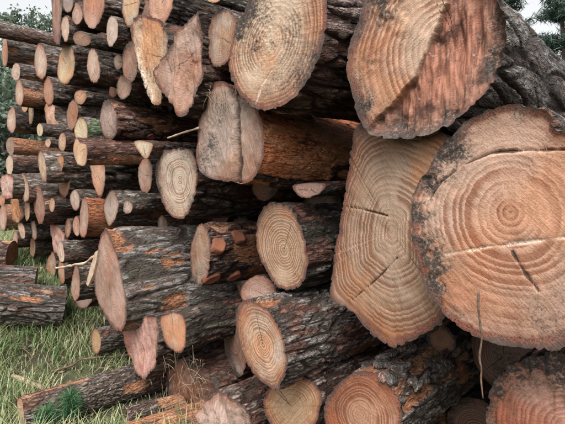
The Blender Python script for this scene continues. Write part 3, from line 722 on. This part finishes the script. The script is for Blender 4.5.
STACK = []           # (x, z, rx, rz) of every trunk, for the fill behind
for (id_, shape, rank, wood, o, label) in LOGS:
    o = dict(o); rng = np.random.default_rng(sum(map(ord, id_)) * 7)
    px = outline_px(shape, 24, rng)
    cx, cy = (px.min(0) + px.max(0)) / 2; hpx = np.ptp(px[:, 1])
    p = o['p'] if 'p' in o else DEPTH[id_]
    c0 = at_y(cx, cy, p)
    best = None
    for al in np.radians(np.arange(-46, 47, 2)):
        n = np.array([math.sin(al), -math.cos(al), 0])
        W = np.array([on_plane(x, y, c0, n) for x, y in px])
        rt = np.ptp(W[:, 0]) / np.ptp(W[:, 2])
        f = abs(math.log(rt / (1.0 if shape[0] == 'E' else np.clip(rt, .72, 1.2)))) + .12 * abs(al)
        if best is None or f < best[0]: best = (f, al, n, W)
    _, al, n, W = best
    hero = o.get('hero')
    N = 270 if hero else int(np.clip(hpx * 2.4 * o.get('res', 1.0), 52, 200))
    edge = closed_spline(W, N)
    o['_n'] = n; o['_c'] = c0
    pith = on_plane(*o['pith'], c0, n) if 'pith' in o else None
    axis = np.array([rng.normal(0, .055), 1.0, rng.normal(0, .03)])
    if 'ax' in o: axis = np.array([o['ax'][0], 1.0, o['ax'][1]])
    o.setdefault('tone', 1.45 if cx < 150 else .85)  # left-hand bark colour raised, standing in for the light that falls there
    if hero: o.setdefault('nrad', 95)
    build_log('pine_log', label, edge, axis, o.get('L', 2.0), wood, o, pith=pith, Lvis=1.0 if (hero or hpx > 55) else .6)
    STACK.append((edge[:, 0].mean(), (edge[:, 2].min() + edge[:, 2].max()) / 2, np.ptp(edge[:, 0]) / 2, np.ptp(edge[:, 2]) / 2))

# ------------------------------------------------------------------ logs set back in the gaps (x, y of the cut, z, radius)
FILL = [
 (-.842, .634, .309, .167, 'shadowed end behind the hanging stem, left of the red torn end'),
 (-2.738, .55, 1.899, .176, None),
 (-1.773, .55, 1.373, .162, 'shaded log between the split grey end and the clean oval end'),
 (-.702, .549, .758, .156, 'shaded log tucked under the largest cut end'),
 (-2.456, .466, 1.152, .151, 'dim log just above the log with red knots'),
 (-2.692, .456, 1.322, .112, 'thin dim log under the black bark of the notched pale oval end'),
 (-2.381, .457, .818, .111, 'dim log under the knotted log, beside the small ringed end'),
 (-2.011, .298, 1.551, .133, 'dim log right under the foot of the split grey end'),
 (-1.129, .459, .227, .128, 'thin dark log low behind the orange ringed end'),
 (-1.503, .5, 1.501, .087, None),
 (-1.328, .62, 1.718, .105, None),
 (-.369, .75, 1.818, .125, None),
 (-2.987, .147, 1.226, .073, 'slim dim end over the furrowed log, below the rounded pinkish end'),
 (-.909, .367, .827, .068, 'thin shaded end between the squarish tan end and the loose bark flakes'),
]
FILL += [(x, y, z, r, None) for x, y, z, r in (
 (-.505, .368, .534, .157), (-5.386, .135, 2.231, .2), (-.046, .537, 1.13, .191), (-.056, .69, .732, .153), (-3.17, .171, 1.089, .139), (-3.351, .304, 2.101, .11),
 (-2.94, .194, 1.488, .093), (-2.405, .173, 1.846, .091), (-.64, .306, 1.005, .114), (-1.836, .404, .986, .094), (-.246, .627, .595, .087), (-2.087, .254, 2.487, .119),
 (-3.213, .359, 2.187, .068))]
for (x, y0, z, r, label) in FILL:
    rng = np.random.default_rng(int(abs(x * 1000) + z * 977))
    ph = np.linspace(0, 2 * np.pi, 40, endpoint=False)
    q = r * (1 + .04 * np.sin(2 * ph + rng.uniform(0, 6)) + .03 * np.sin(3 * ph + rng.uniform(0, 6)))
    edge = np.stack([x + np.cos(ph) * q, np.full(40, y0), z + np.sin(ph) * q], 1)
    build_log('pine_log', label or 'shaded log set far back in a gap behind the front cut ends', edge, np.array([rng.normal(0, .02), 1, rng.normal(0, .01)]),
              1.4, (.24, .165, .12), dict(b='dark', dirt=.9, strip=float(rng.choice([0, .2, .35]))), group=None if label else 'shaded logs filling the gaps of the stack', Lvis=.5)  # wood tint and dirt set dark, painting in the shade of the gaps

# ------------------------------------------------------------------ ground
def mat_ground():
    g = NT('soil')
    tc = g.n('ShaderNodeTexCoord').outputs['Object']
    n = g.noise(tc, 3.0, 6, .65); n2 = g.noise(tc, 40.0, 4, .7)
    c = g.mix(g.ramp(n2, .3, .7), (.022, .017, .011), (.075, .055, .036))
    c = g.mix(g.ramp(n, .40, .62), c, g.mix(n2, (.03, .036, .014), (.08, .085, .035)))
    g.put(g.bsdf.inputs['Base Color'], c); g.bsdf.inputs['Roughness'].default_value = .95
    g.put(g.bsdf.inputs['Normal'], g.bump(n2, .8, .03))
    return g.m

def build_ground():
    xs = np.concatenate([-np.geomspace(160, 8.5, 26), np.linspace(-8, 2, 90), np.geomspace(2.4, 160, 26)])
    ys = np.concatenate([-np.geomspace(160, 4.4, 26), np.linspace(-4, 3, 64), np.geomspace(3.4, 160, 30)])
    X, Y = np.meshgrid(xs, ys, indexing='ij')
    Z = ground_z(X, Y)
    V = np.stack([X, Y, Z], -1).reshape(-1, 3)
    I = np.arange(len(xs) * len(ys)).reshape(len(xs), len(ys))
    q = np.stack([I[:-1, :-1], I[1:, :-1], I[1:, 1:], I[:-1, 1:]], -1).reshape(-1, 4)
    o = link('ground', mesh_np('ground', V, q), None, mat_ground())
    o['kind'] = 'structure'
build_ground()

# ------------------------------------------------------------------ logs lying on the grass in front of the stack
def lying(p0, p1, r0, wood, o, label, name='pine_log', sink=.0, n=150, Lvis=1.4, cutyaw=0.0):
    p0, p1 = np.asarray(p0, float), np.asarray(p1, float)
    a = p1 - p0; L = np.linalg.norm(a); a /= L
    e1 = np.cross([0, 0, 1.0], a); e1 /= np.linalg.norm(e1); e2 = np.cross(a, e1)
    ph = np.linspace(0, 2 * np.pi, n, endpoint=False); rng = np.random.default_rng(int(L * 1000))
    q = r0 * (1 + .04 * np.sin(2 * ph + rng.uniform(0, 6)) + .025 * np.sin(3 * ph + rng.uniform(0, 6)))
    edge = p0 + (np.cos(ph) * q)[:, None] * e1 + (np.sin(ph) * q)[:, None] * e2 + (np.cos(ph) * q * math.tan(cutyaw))[:, None] * a
    return build_log(name, label, edge, a, L, wood, o, Lvis=Lvis)

def gpt(px, py, lift):
    q = at_ground(px, py).copy(); q[2] = ground_z(q[0], q[1]) + lift; return q

# big grey log whose right end shows at (66,300); runs left out of frame, a little toward the camera
g0 = at_ground(64, 326); dirl = np.array([-.30, -.95, 0]); dirl /= np.linalg.norm(dirl)
def along(q, d, L, lift):
    e = q + d * L; e[2] = ground_z(e[0], e[1]) + lift; return e
q0 = g0.copy(); q0[2] = ground_z(*g0[:2]) + .15
lying(q0, along(g0, dirl, 1.3, .2), .17, BROWN, dict(b='grey', plate=1.2, strip=.1, taper=-.1), 'thick grey log lying in the grass with orange bark scars', n=220)
g1 = at_ground(36, 300); q1 = g1.copy(); q1[2] = ground_z(*g1[:2]) + .14
lying(q1, along(g1, np.array([-.34, -.94, 0]), 1.4, .14), .145, BROWN, dict(b='grey', plate=1.3), 'grey furrowed log lying behind the thick scarred one', n=200)
g2 = at_ground(13, 268); q2 = g2.copy(); q2[2] = ground_z(*g2[:2]) + .13
lying(q2, along(g2, np.array([-.6, -.8, 0]), 1.4, .13), .13, (.30, .16, .11), dict(b='red', strip=.25), 'lying log with a purple brown end beside the grass tuft', n=140)
# brown log low in front, end at lower left
g3 = at_ground(22, 432); g4 = at_ground(165, 388)
q3 = g3.copy(); q3[2] = ground_z(q3[0], q3[1]) + .10; q4 = g4.copy(); q4[2] = ground_z(q4[0], q4[1]) + .13
lying(q3, q4, .105, (.45, .3, .22), dict(b='brown', plate=.6, strip=.06, taper=-.05), 'brown log lying across the grass at the foot of the stack', n=170, Lvis=2.0)
g5 = at_ground(128, 424); g6 = at_ground(205, 405)
q5 = g5.copy(); q5[2] = ground_z(q5[0], q5[1]) + .05; q6 = g6.copy(); q6[2] = ground_z(q6[0], q6[1]) + .07
lying(q5, q6, .05, (.45, .3, .22), dict(b='red', strip=.6, plate=.6), 'short peeled branch lying beside the brown log', n=90)
g7 = at_ground(120, 448); g8 = at_ground(215, 424)
q7 = g7.copy(); q7[2] = ground_z(q7[0], q7[1]) + .06; q8 = g8.copy(); q8[2] = ground_z(q8[0], q8[1]) + .1
lying(q7, q8, .07, (.5, .33, .22), dict(b='red', strip=1.0), 'peeled pinkish branch in front of the torn stump end', n=100)

# ------------------------------------------------------------------ twigs and sticks
def mat_plain(name, c1, c2, scale=40, rough=.85):
    g = NT(name); tc = g.n('ShaderNodeTexCoord').outputs['Object']
    n = g.noise(tc, scale, 4, .65)
    g.put(g.bsdf.inputs['Base Color'], g.mix(g.ramp(n, .3, .7), c1, c2)); g.bsdf.inputs['Roughness'].default_value = rough
    g.put(g.bsdf.inputs['Normal'], g.bump(n, .6, .004))
    return g.m
M_TWIG = mat_plain('twig_bark', (.05, .03, .02), (.17, .105, .07))
M_PEEL = mat_plain('peeled_wood', (.26, .17, .11), (.46, .34, .25))

def tube_np(P, rad, n=8):
    P = np.asarray(P, float); m = len(P); rad = np.broadcast_to(rad, m)
    T = np.gradient(P, axis=0); T /= np.linalg.norm(T, axis=1)[:, None]
    ref = np.array([0.3, 0.2, 1.0]); A = np.cross(T, ref); A /= np.linalg.norm(A, axis=1)[:, None]; B = np.cross(T, A)
    ph = np.linspace(0, 2 * np.pi, n, endpoint=False)
    V = (P[:, None] + rad[:, None, None] * (np.cos(ph)[None, :, None] * A[:, None] + np.sin(ph)[None, :, None] * B[:, None])).reshape(-1, 3)
    I = np.arange(m * n).reshape(m, n); J = np.roll(I, -1, 1)
    q = np.stack([I[:-1], J[:-1], J[1:], I[1:]], -1).reshape(-1, 4)
    V = np.vstack([V, P[:1], P[-1:]])
    t = np.concatenate([np.stack([np.full(n, len(V) - 2), J[0], I[0]], 1), np.stack([np.full(n, len(V) - 1), I[-1], J[-1]], 1)])
    return V, q, t

def twig(name, pts, r0, r1, mat, label, cat='twig', wob=.012, group=None, seed=1):
    pts = np.asarray(pts, float); m = 26
    u = np.linspace(0, len(pts) - 1, m); P = np.stack([np.interp(u, np.arange(len(pts)), pts[:, k]) for k in range(3)], 1)
    w = np.stack([fbm(np.stack([u * 1.7, u * 0 + k * 9.1 + seed, u * 0], 1), 3, seed + k) for k in range(3)], 1) * wob * 2
    P = P + w * np.sin(np.linspace(0, np.pi, m))[:, None]
    V, q, t = tube_np(P, np.linspace(r0, r1, m) * (1 + .15 * np.sin(u * 9 + seed)))
    b = V.min(0) * 0 + P[0]
    o = link(name, mesh_np(name, V - b, q, t), None, mat); o.location = Vector(b)
    tag(o, label, cat, group); return o

def gl(px, py, lift):
    return gpt(px, py, lift)
twig('twig', [gl(52, 375, .02), gl(80, 367, .05), gl(133, 362, .06)], .008, .006, M_TWIG, 'bare brown twig lying across the grass', seed=3)
twig('peeled_stick', [gl(12, 378, .015), gl(43, 391, .02)], .015, .016, M_PEEL, 'short peeled pale stick lying in the grass', 'stick', .003, seed=5)
twig('twig', [at_y(56, 268, -.44), at_y(66, 267, -.45), at_y(82, 263, -.45), at_y(95, 256, -.44)],   .008, .009, M_PEEL, 'pale bent twig crossing in front of the pointed tan end', seed=8)
twig('twig', [at_y(168, 138, -.24), at_y(183, 133, -.25), at_y(199, 128, -.24)], .005, .006, M_PEEL, 'thin straight pale twig poking out beside the split grey end', wob=.002, seed=9)
twig('twig', [at_y(479, 290, -.33), at_y(479, 330, -.32), at_y(482, 365, -.30), at_y(483, 398, -.28)], .0035, .0022, M_TWIG, 'thin brown stem hanging in front of the dark gap', wob=.008, seed=11)

def splinter():
    pix = [(98, 250), (96, 262), (93, 275), (88, 286), (86, 284), (90, 268), (95, 252)]
    F = np.array([at_y(x, y, -.47) for x, y in pix]); Bk = F + np.array([.004, .014, 0])
    n = len(pix); V = np.vstack([F, Bk]); b = V.mean(0); b[2] = V[:, 2].min()
    me = bpy.data.meshes.new('splinter')
    me.from_pydata((V - b).tolist(), [], [list(range(n))[::-1], list(range(n, 2 * n))] + [[i, (i + 1) % n, n + (i + 1) % n, n + i] for i in range(n)])
    o = link('splinter', me, None, M_PEEL); o.location = Vector(b)
    tag(o, 'pale sharp splinter standing against the slanting pink end', 'splinter')
splinter()

# straw hanging at the foot of the stack
M_STRAW = mat_plain('straw', (.14, .10, .06), (.30, .23, .15))
def straw():
    rng = np.random.default_rng(4); Vs, Qs, Ts = [], [], []; nv = 0
    for i in range(150):
        if i < 110:
            x, y = rng.uniform(150, 205), rng.uniform(352, 420); p = at_y(x, y, rng.uniform(-.26, -.10))
        else:
            x, y = rng.uniform(204, 240), rng.uniform(84, 104); p = at_y(x, y, -.25)
        d = rng.normal(0, 1, 3) * np.array([.8, .25, 1]); d /= np.linalg.norm(d)
        L = rng.uniform(.03, .11) * (1 if i < 110 else .5)
        P = np.stack([p + d * t * L + np.array([0, 0, -.04 * (t - .5) ** 2]) for t in np.linspace(-.5, .5, 5)])
        V, q, t = tube_np(P, .0012, 4); Vs.append(V); Qs.append(q + nv); Ts.append(t + nv); nv += len(V)
    o = link('straw', mesh_np('straw', np.concatenate(Vs), np.concatenate(Qs), np.concatenate(Ts)), None, M_STRAW)
    tag(o, 'dry straw and needles matted over the torn stump end', 'straw', kind='stuff')
straw()

# ------------------------------------------------------------------ grass
def mat_leaf(name, lo, hi, trans=.25):
    g = NT(name)
    t = g.attr('tone')
    c = g.mix(t, lo, hi)
    g.put(g.bsdf.inputs['Base Color'], c); g.bsdf.inputs['Roughness'].default_value = .6
    tr = g.n('ShaderNodeBsdfTranslucent'); g.put(tr.inputs['Color'], c)
    mx = g.n('ShaderNodeMixShader'); mx.inputs[0].default_value = trans
    g.t.links.new(g.bsdf.outputs[0], mx.inputs[1]); g.t.links.new(tr.outputs[0], mx.inputs[2])
    g.t.links.new(mx.outputs[0], g.out.inputs['Surface'])
    return g.m

def blades(P, L, az, lean, wid, tone, name, mat, label, cat):
    """curved 3-segment blades, arrays of n"""
    n = len(P); u = np.array([0, .35, .7, 1.0]); wd = np.array([1, .9, .6, .05])
    dirh = np.stack([np.cos(az), np.sin(az), 0 * az], 1); sd_ = np.stack([-np.sin(az), np.cos(az), 0 * az], 1)
    V = np.zeros((n, 4, 2, 3))
    for i in range(4):
        q = u[i]
        cen = P + dirh * (L * lean * q ** 1.7)[:, None] + np.array([0, 0, 1.0]) * (L * q * np.sqrt(np.maximum(.05, 1 - (lean * q) ** 2 * .8)))[:, None]
        for s_, sg in enumerate((-1, 1)): V[:, i, s_] = cen + sd_ * (wid * wd[i] * sg / 2)[:, None]
    I = np.arange(n * 8).reshape(n, 4, 2)
    q = np.stack([I[:, :-1, 0], I[:, :-1, 1], I[:, 1:, 1], I[:, 1:, 0]], -1).reshape(-1, 4)
    me = mesh_np(name, V.reshape(-1, 3), q)
    vattr(me, 'tone', np.repeat(tone, 8))
    o = link(name, me, None, mat); tag(o, label, cat, kind='stuff'); return o

M_GRASS = mat_leaf('grass_blade', (.075, .165, .04), (.44, .41, .24))
def grass():
    rng = np.random.default_rng(12); n = 100000
    x = rng.uniform(-9.0, -1.2, n); y = rng.uniform(-3.4, .45, n)
    z = ground_z(x, y)
    dn = fbm(np.stack([x * 2.2, y * 2.2, z * 0], 1), 3, 5)
    keep = (dn > rng.uniform(-.60, .22, n)) & ~((y > -.05) & (x > -3.4))
    x, y, z, dn = x[keep], y[keep], z[keep], dn[keep]; n = len(x)
    tn = np.clip(.52 + .8 * fbm(np.stack([x * 3.1, y * 3.1, x * 0 + 4], 1), 2, 8) + rng.normal(0, .28, n), 0, 1)
    blades(np.stack([x, y, z - .01], 1), rng.uniform(.05, .19, n) * (1 + 1.3 * dn), rng.uniform(0, 6.28, n), rng.uniform(.4, 1.0, n), rng.uniform(.0035, .008, n), tn,
           'grass', M_GRASS, 'green and straw coloured grass in front of the stack', 'grass')
grass()

# bark chips, sawdust clods and dead stalks between the blades
def chips():
    rng = np.random.default_rng(8); n = 1500
    x = rng.uniform(-5.2, -1.2, n); y = rng.uniform(-2.4, -.05, n); z = ground_z(x, y) + rng.uniform(.0, .05, n)
    P = np.stack([x, y, z], 1); L = rng.uniform(.005, .018, n) * rng.choice([1, 1, 1, 1.8], n)
    u = rng.normal(0, 1, (n, 3)) * np.array([1, 1, .35]); u /= np.linalg.norm(u, axis=1)[:, None]
    v = np.cross(u, rng.normal(0, .3, (n, 3)) + np.array([0, 0, 1])); v /= np.linalg.norm(v, axis=1)[:, None]; w = np.cross(u, v)
    a, b_ = (u * L[:, None]), (v * (L * rng.uniform(.25, .6, n))[:, None]); c_ = w * (L * .18)[:, None]
    V = np.stack([P - a - c_, P + b_ - c_, P + a - c_, P - b_ - c_, P - a * .8 + c_, P + b_ * .8 + c_, P + a * .8 + c_, P - b_ * .8 + c_], 1).reshape(-1, 3)
    I = np.arange(n * 8).reshape(n, 8)
    q = np.concatenate([I[:, [3, 2, 1, 0]], I[:, [4, 5, 6, 7]]] + [I[:, [k, (k + 1) % 4, 4 + (k + 1) % 4, 4 + k]] for k in range(4)])
    me = mesh_np('wood_chips', V, q, None, False); vattr(me, 'tone', np.repeat(rng.uniform(0, 1, n) ** 1.6, 8))
    o = link('wood_chips', me, None, mat_leaf('chip', (.05, .03, .02), (.32, .22, .14), .02)); tag(o, 'loose bark chips and sawdust scattered in the grass', 'chips', kind='stuff')
chips()

# pine sprigs lying over the brown log
M_NEEDLE = mat_leaf('pine_needle', (.02, .075, .028), (.07, .19, .075), .15)
def sprig(px, py, depth_off, up, n, label, seed):
    rng = np.random.default_rng(seed)
    b = gpt(px, py, .0); b = b + np.array([.04, -.12, 0]) * depth_off
    root = empty('pine_seedling', b)
    tag(root, label, 'seedling', 'pine seedlings in the grass')
    stem = np.stack([np.array([.02 * t, 0, up * t]) for t in np.linspace(0, 1, 8)])
    V, q, t = tube_np(stem, np.linspace(.005, .003, 8), 6); link('stem', mesh_np('stem', V, q, t), root, M_TWIG)
    tt = rng.uniform(.25, 1, n); P = np.stack([.02 * tt, 0 * tt, up * tt], 1)
    az = rng.uniform(0, 6.28, n); el = rng.uniform(.1, 1.25, n); L = rng.uniform(.06, .12, n)
    D = np.stack([np.cos(az) * np.cos(el), np.sin(az) * np.cos(el), np.sin(el)], 1)
    S = np.cross(D, rng.normal(0, 1, (n, 3))); S /= np.linalg.norm(S, axis=1)[:, None]
    drop = np.array([0, 0, -1.0]) * (L * .35)[:, None]
    V = np.stack([P - S * .0012, P + S * .0012, P + D * (L * .55)[:, None] + S * .0012, P + D * (L * .55)[:, None] - S * .0012, P + D * L[:, None] + drop], 1).reshape(-1, 3)
    I = np.arange(n * 5).reshape(n, 5)
    me = mesh_np('needles', V, I[:, :4], np.stack([I[:, 3], I[:, 2], I[:, 4]], 1)); vattr(me, 'tone', np.repeat(rng.uniform(0, 1, n), 5))
    no = link('needles', me, root, M_NEEDLE); no['kind'] = 'stuff'
sprig(47, 436, 0, .15, 420, 'small pine seedling with drooping needles before the brown log', 3)
sprig(70, 428, 0, .20, 480, 'bushier pine seedling beside the drooping one', 4)

# ------------------------------------------------------------------ trees
M_TRUNK = mat_plain('tree_bark', (.03, .022, .018), (.10, .08, .065), 12)
M_LEAF = mat_leaf('tree_leaf', (.075, .115, .085), (.20, .25, .18), .35)
M_PINE = mat_leaf('pine_foliage', (.018, .045, .03), (.06, .105, .07), .1)

def tree(name, base, H, Wd, label, seed, mat, kind='leafy', nl=6000, group=None, low=.25, cat='tree'):
    rng = np.random.default_rng(seed)
    base = np.array(base, float)
    root = empty(name, base); tag(root, label, cat, group)
    P = np.stack([np.array([.03 * H * math.sin(t * 3 + seed), .02 * H * math.cos(t * 2), H * .97 * t - .15]) for t in np.linspace(0, 1, 14)])
    Vs, Qs, Ts = [], [], []; nv = 0
    def add(V, q, t):
        nonlocal nv
        Vs.append(V); Qs.append(q + nv); Ts.append(t + nv); nv += len(V)
    add(*tube_np(P, np.linspace(H * .022, H * .003, 14), 8))
    tips = []
    nb = 26 if kind == 'leafy' else 60
    for i in range(nb):
        f = rng.uniform(low, .98); o_ = np.array([np.interp(f, np.linspace(0, 1, 14), P[:, k]) for k in range(3)])
        az = i * 2.4 + rng.uniform(-.4, .4)
        if kind == 'leafy':
            L = Wd * .5 * rng.uniform(.6, 1.05) * math.sin(math.pi * min(1, max(.12, (f - low * .6) / (1.08 - low * .6)))) ** .6; rise = rng.uniform(.2, .9)
        else:
            L = Wd * .5 * (1.05 - f) / (1.05 - low) * rng.uniform(.65, 1.1) + .12; rise = rng.uniform(.05, .45)
        d = np.array([math.cos(az), math.sin(az), rise]); d /= np.linalg.norm(d)
        B = np.stack([o_ + d * L * t + np.array([0, 0, (.12 if kind != 'leafy' else -.08) * L * t * t]) for t in np.linspace(0, 1, 6)])
        add(*tube_np(B, np.linspace(H * .007 * (1.1 - f) + .006, .004, 6), 5))
        tips.append((B, L))
    link('trunk', mesh_np('trunk', np.concatenate(Vs), np.concatenate(Qs), np.concatenate(Ts)), root, M_TRUNK)
    ct = []; tn = []
    for B, L in tips:
        m = int(nl / nb * (.4 + 1.2 * L / (Wd * .5)) / 1.2)
        nc = rng.integers(3, 6); cl = [(rng.uniform(.45, 1.05), rng.normal(0, .16 * Wd * .5, 3)) for _ in range(nc)]
        tone = [rng.uniform(.1, .9) for _ in range(nc)]
        w = rng.integers(0, nc, m)
        for j in range(m):
            f, off = cl[w[j]]
            b = np.array([np.interp(min(1, f), np.linspace(0, 1, 6), B[:, k]) for k in range(3)])
            if kind == 'leafy':
                ct.append(b + off + rng.normal(0, .075 * Wd, 3) * np.array([1, 1, .75]))
            else:
                f2 = rng.uniform(.25, 1.0); b = np.array([np.interp(f2, np.linspace(0, 1, 6), B[:, k]) for k in range(3)])
                ct.append(b + rng.normal(0, .03 * Wd, 3) * np.array([1, 1, .7]))
            tn.append(np.clip(tone[w[j]] + rng.normal(0, .15), 0, 1))
    ct = np.array(ct); n = len(ct)
    u = rng.normal(0, 1, (n, 3)); u /= np.linalg.norm(u, axis=1)[:, None]
    if kind != 'leafy': u[:, 2] = abs(u[:, 2]) * .6 + .25; u /= np.linalg.norm(u, axis=1)[:, None]
    v = np.cross(u, rng.normal(0, 1, (n, 3))); v /= np.linalg.norm(v, axis=1)[:, None]
    if kind == 'leafy': ll, lw = rng.uniform(.08, .15, n), rng.uniform(.045, .085, n)
    else: ll, lw = rng.uniform(.14, .26, n), rng.uniform(.010, .020, n)
    V = np.stack([ct - u * ll[:, None] * .5, ct + v * lw[:, None] * .5, ct + u * ll[:, None] * .5, ct - v * lw[:, None] * .5], 1).reshape(-1, 3)
    me = mesh_np('crown', V, np.arange(n * 4).reshape(n, 4), None, False); vattr(me, 'tone', np.repeat(tn, 4))
    co_ = link('crown', me, root, mat); co_['kind'] = 'stuff'

def far(px, dist):
    d = ray(px, 188); d = d / np.hypot(d[0], d[1]); q = CAM + d * dist; return np.array([q[0], q[1], ground_z(q[0], q[1])])
def hz(py, px, dist):           # height of a pixel above ground at that distance
    d = ray(px, py); t = dist / np.hypot(d[0], d[1]); q = CAM + d * t; return q[2] - ground_z(q[0], q[1])
tree('leafy_tree', far(22, 16), hz(7, 22, 16), 1.25, 'slim airy leafy tree behind the skyline log', 21, M_LEAF, nl=4200, low=.3)
tree('leafy_tree', far(38, 17), hz(4, 38, 17), 1.25, 'taller leafy tree against the white sky behind the skyline log', 22, M_LEAF, nl=4200, low=.3)
tree('leafy_tree', far(54, 16), hz(13, 54, 16), 1.5, 'leafy tree partly hidden by the upright red slab', 23, M_LEAF, nl=4200, low=.3)
tree('shrub', far(2, 10.5), hz(55, 2, 10.5), 2.2, 'dense pale green shrub on the bank past the far end', 25, M_LEAF, nl=7000, low=.08, cat='shrub')
tree('shrub', far(-18, 11.5), hz(52, -18, 11.5), 2.2, 'tall green shrub past the end of the skyline log', 26, M_LEAF, nl=6500, low=.08, cat='shrub')
tree('shrub', far(14, 12.5), hz(48, 14, 12.5), 2.6, 'rounded green shrub close behind the far end of the stack', 28, M_LEAF, nl=6500, low=.08, cat='shrub')
tree('pine_tree', far(498, 12), hz(-30, 498, 12), 2.2, 'dark pine rising behind the ridge of the huge log', 31, M_PINE, 'pine', 15000, low=.3)
tree('pine_tree', far(556, 10), hz(-45, 556, 10), 2.0, 'bushy pine with feathery shoots beside the open white sky', 32, M_PINE, 'pine', 16000, low=.3)
tree('pine_tree', far(590, 11), hz(-80, 590, 11), 2.6, 'tall pine to the right of the bushy one', 33, M_PINE, 'pine', 15000, low=.3)
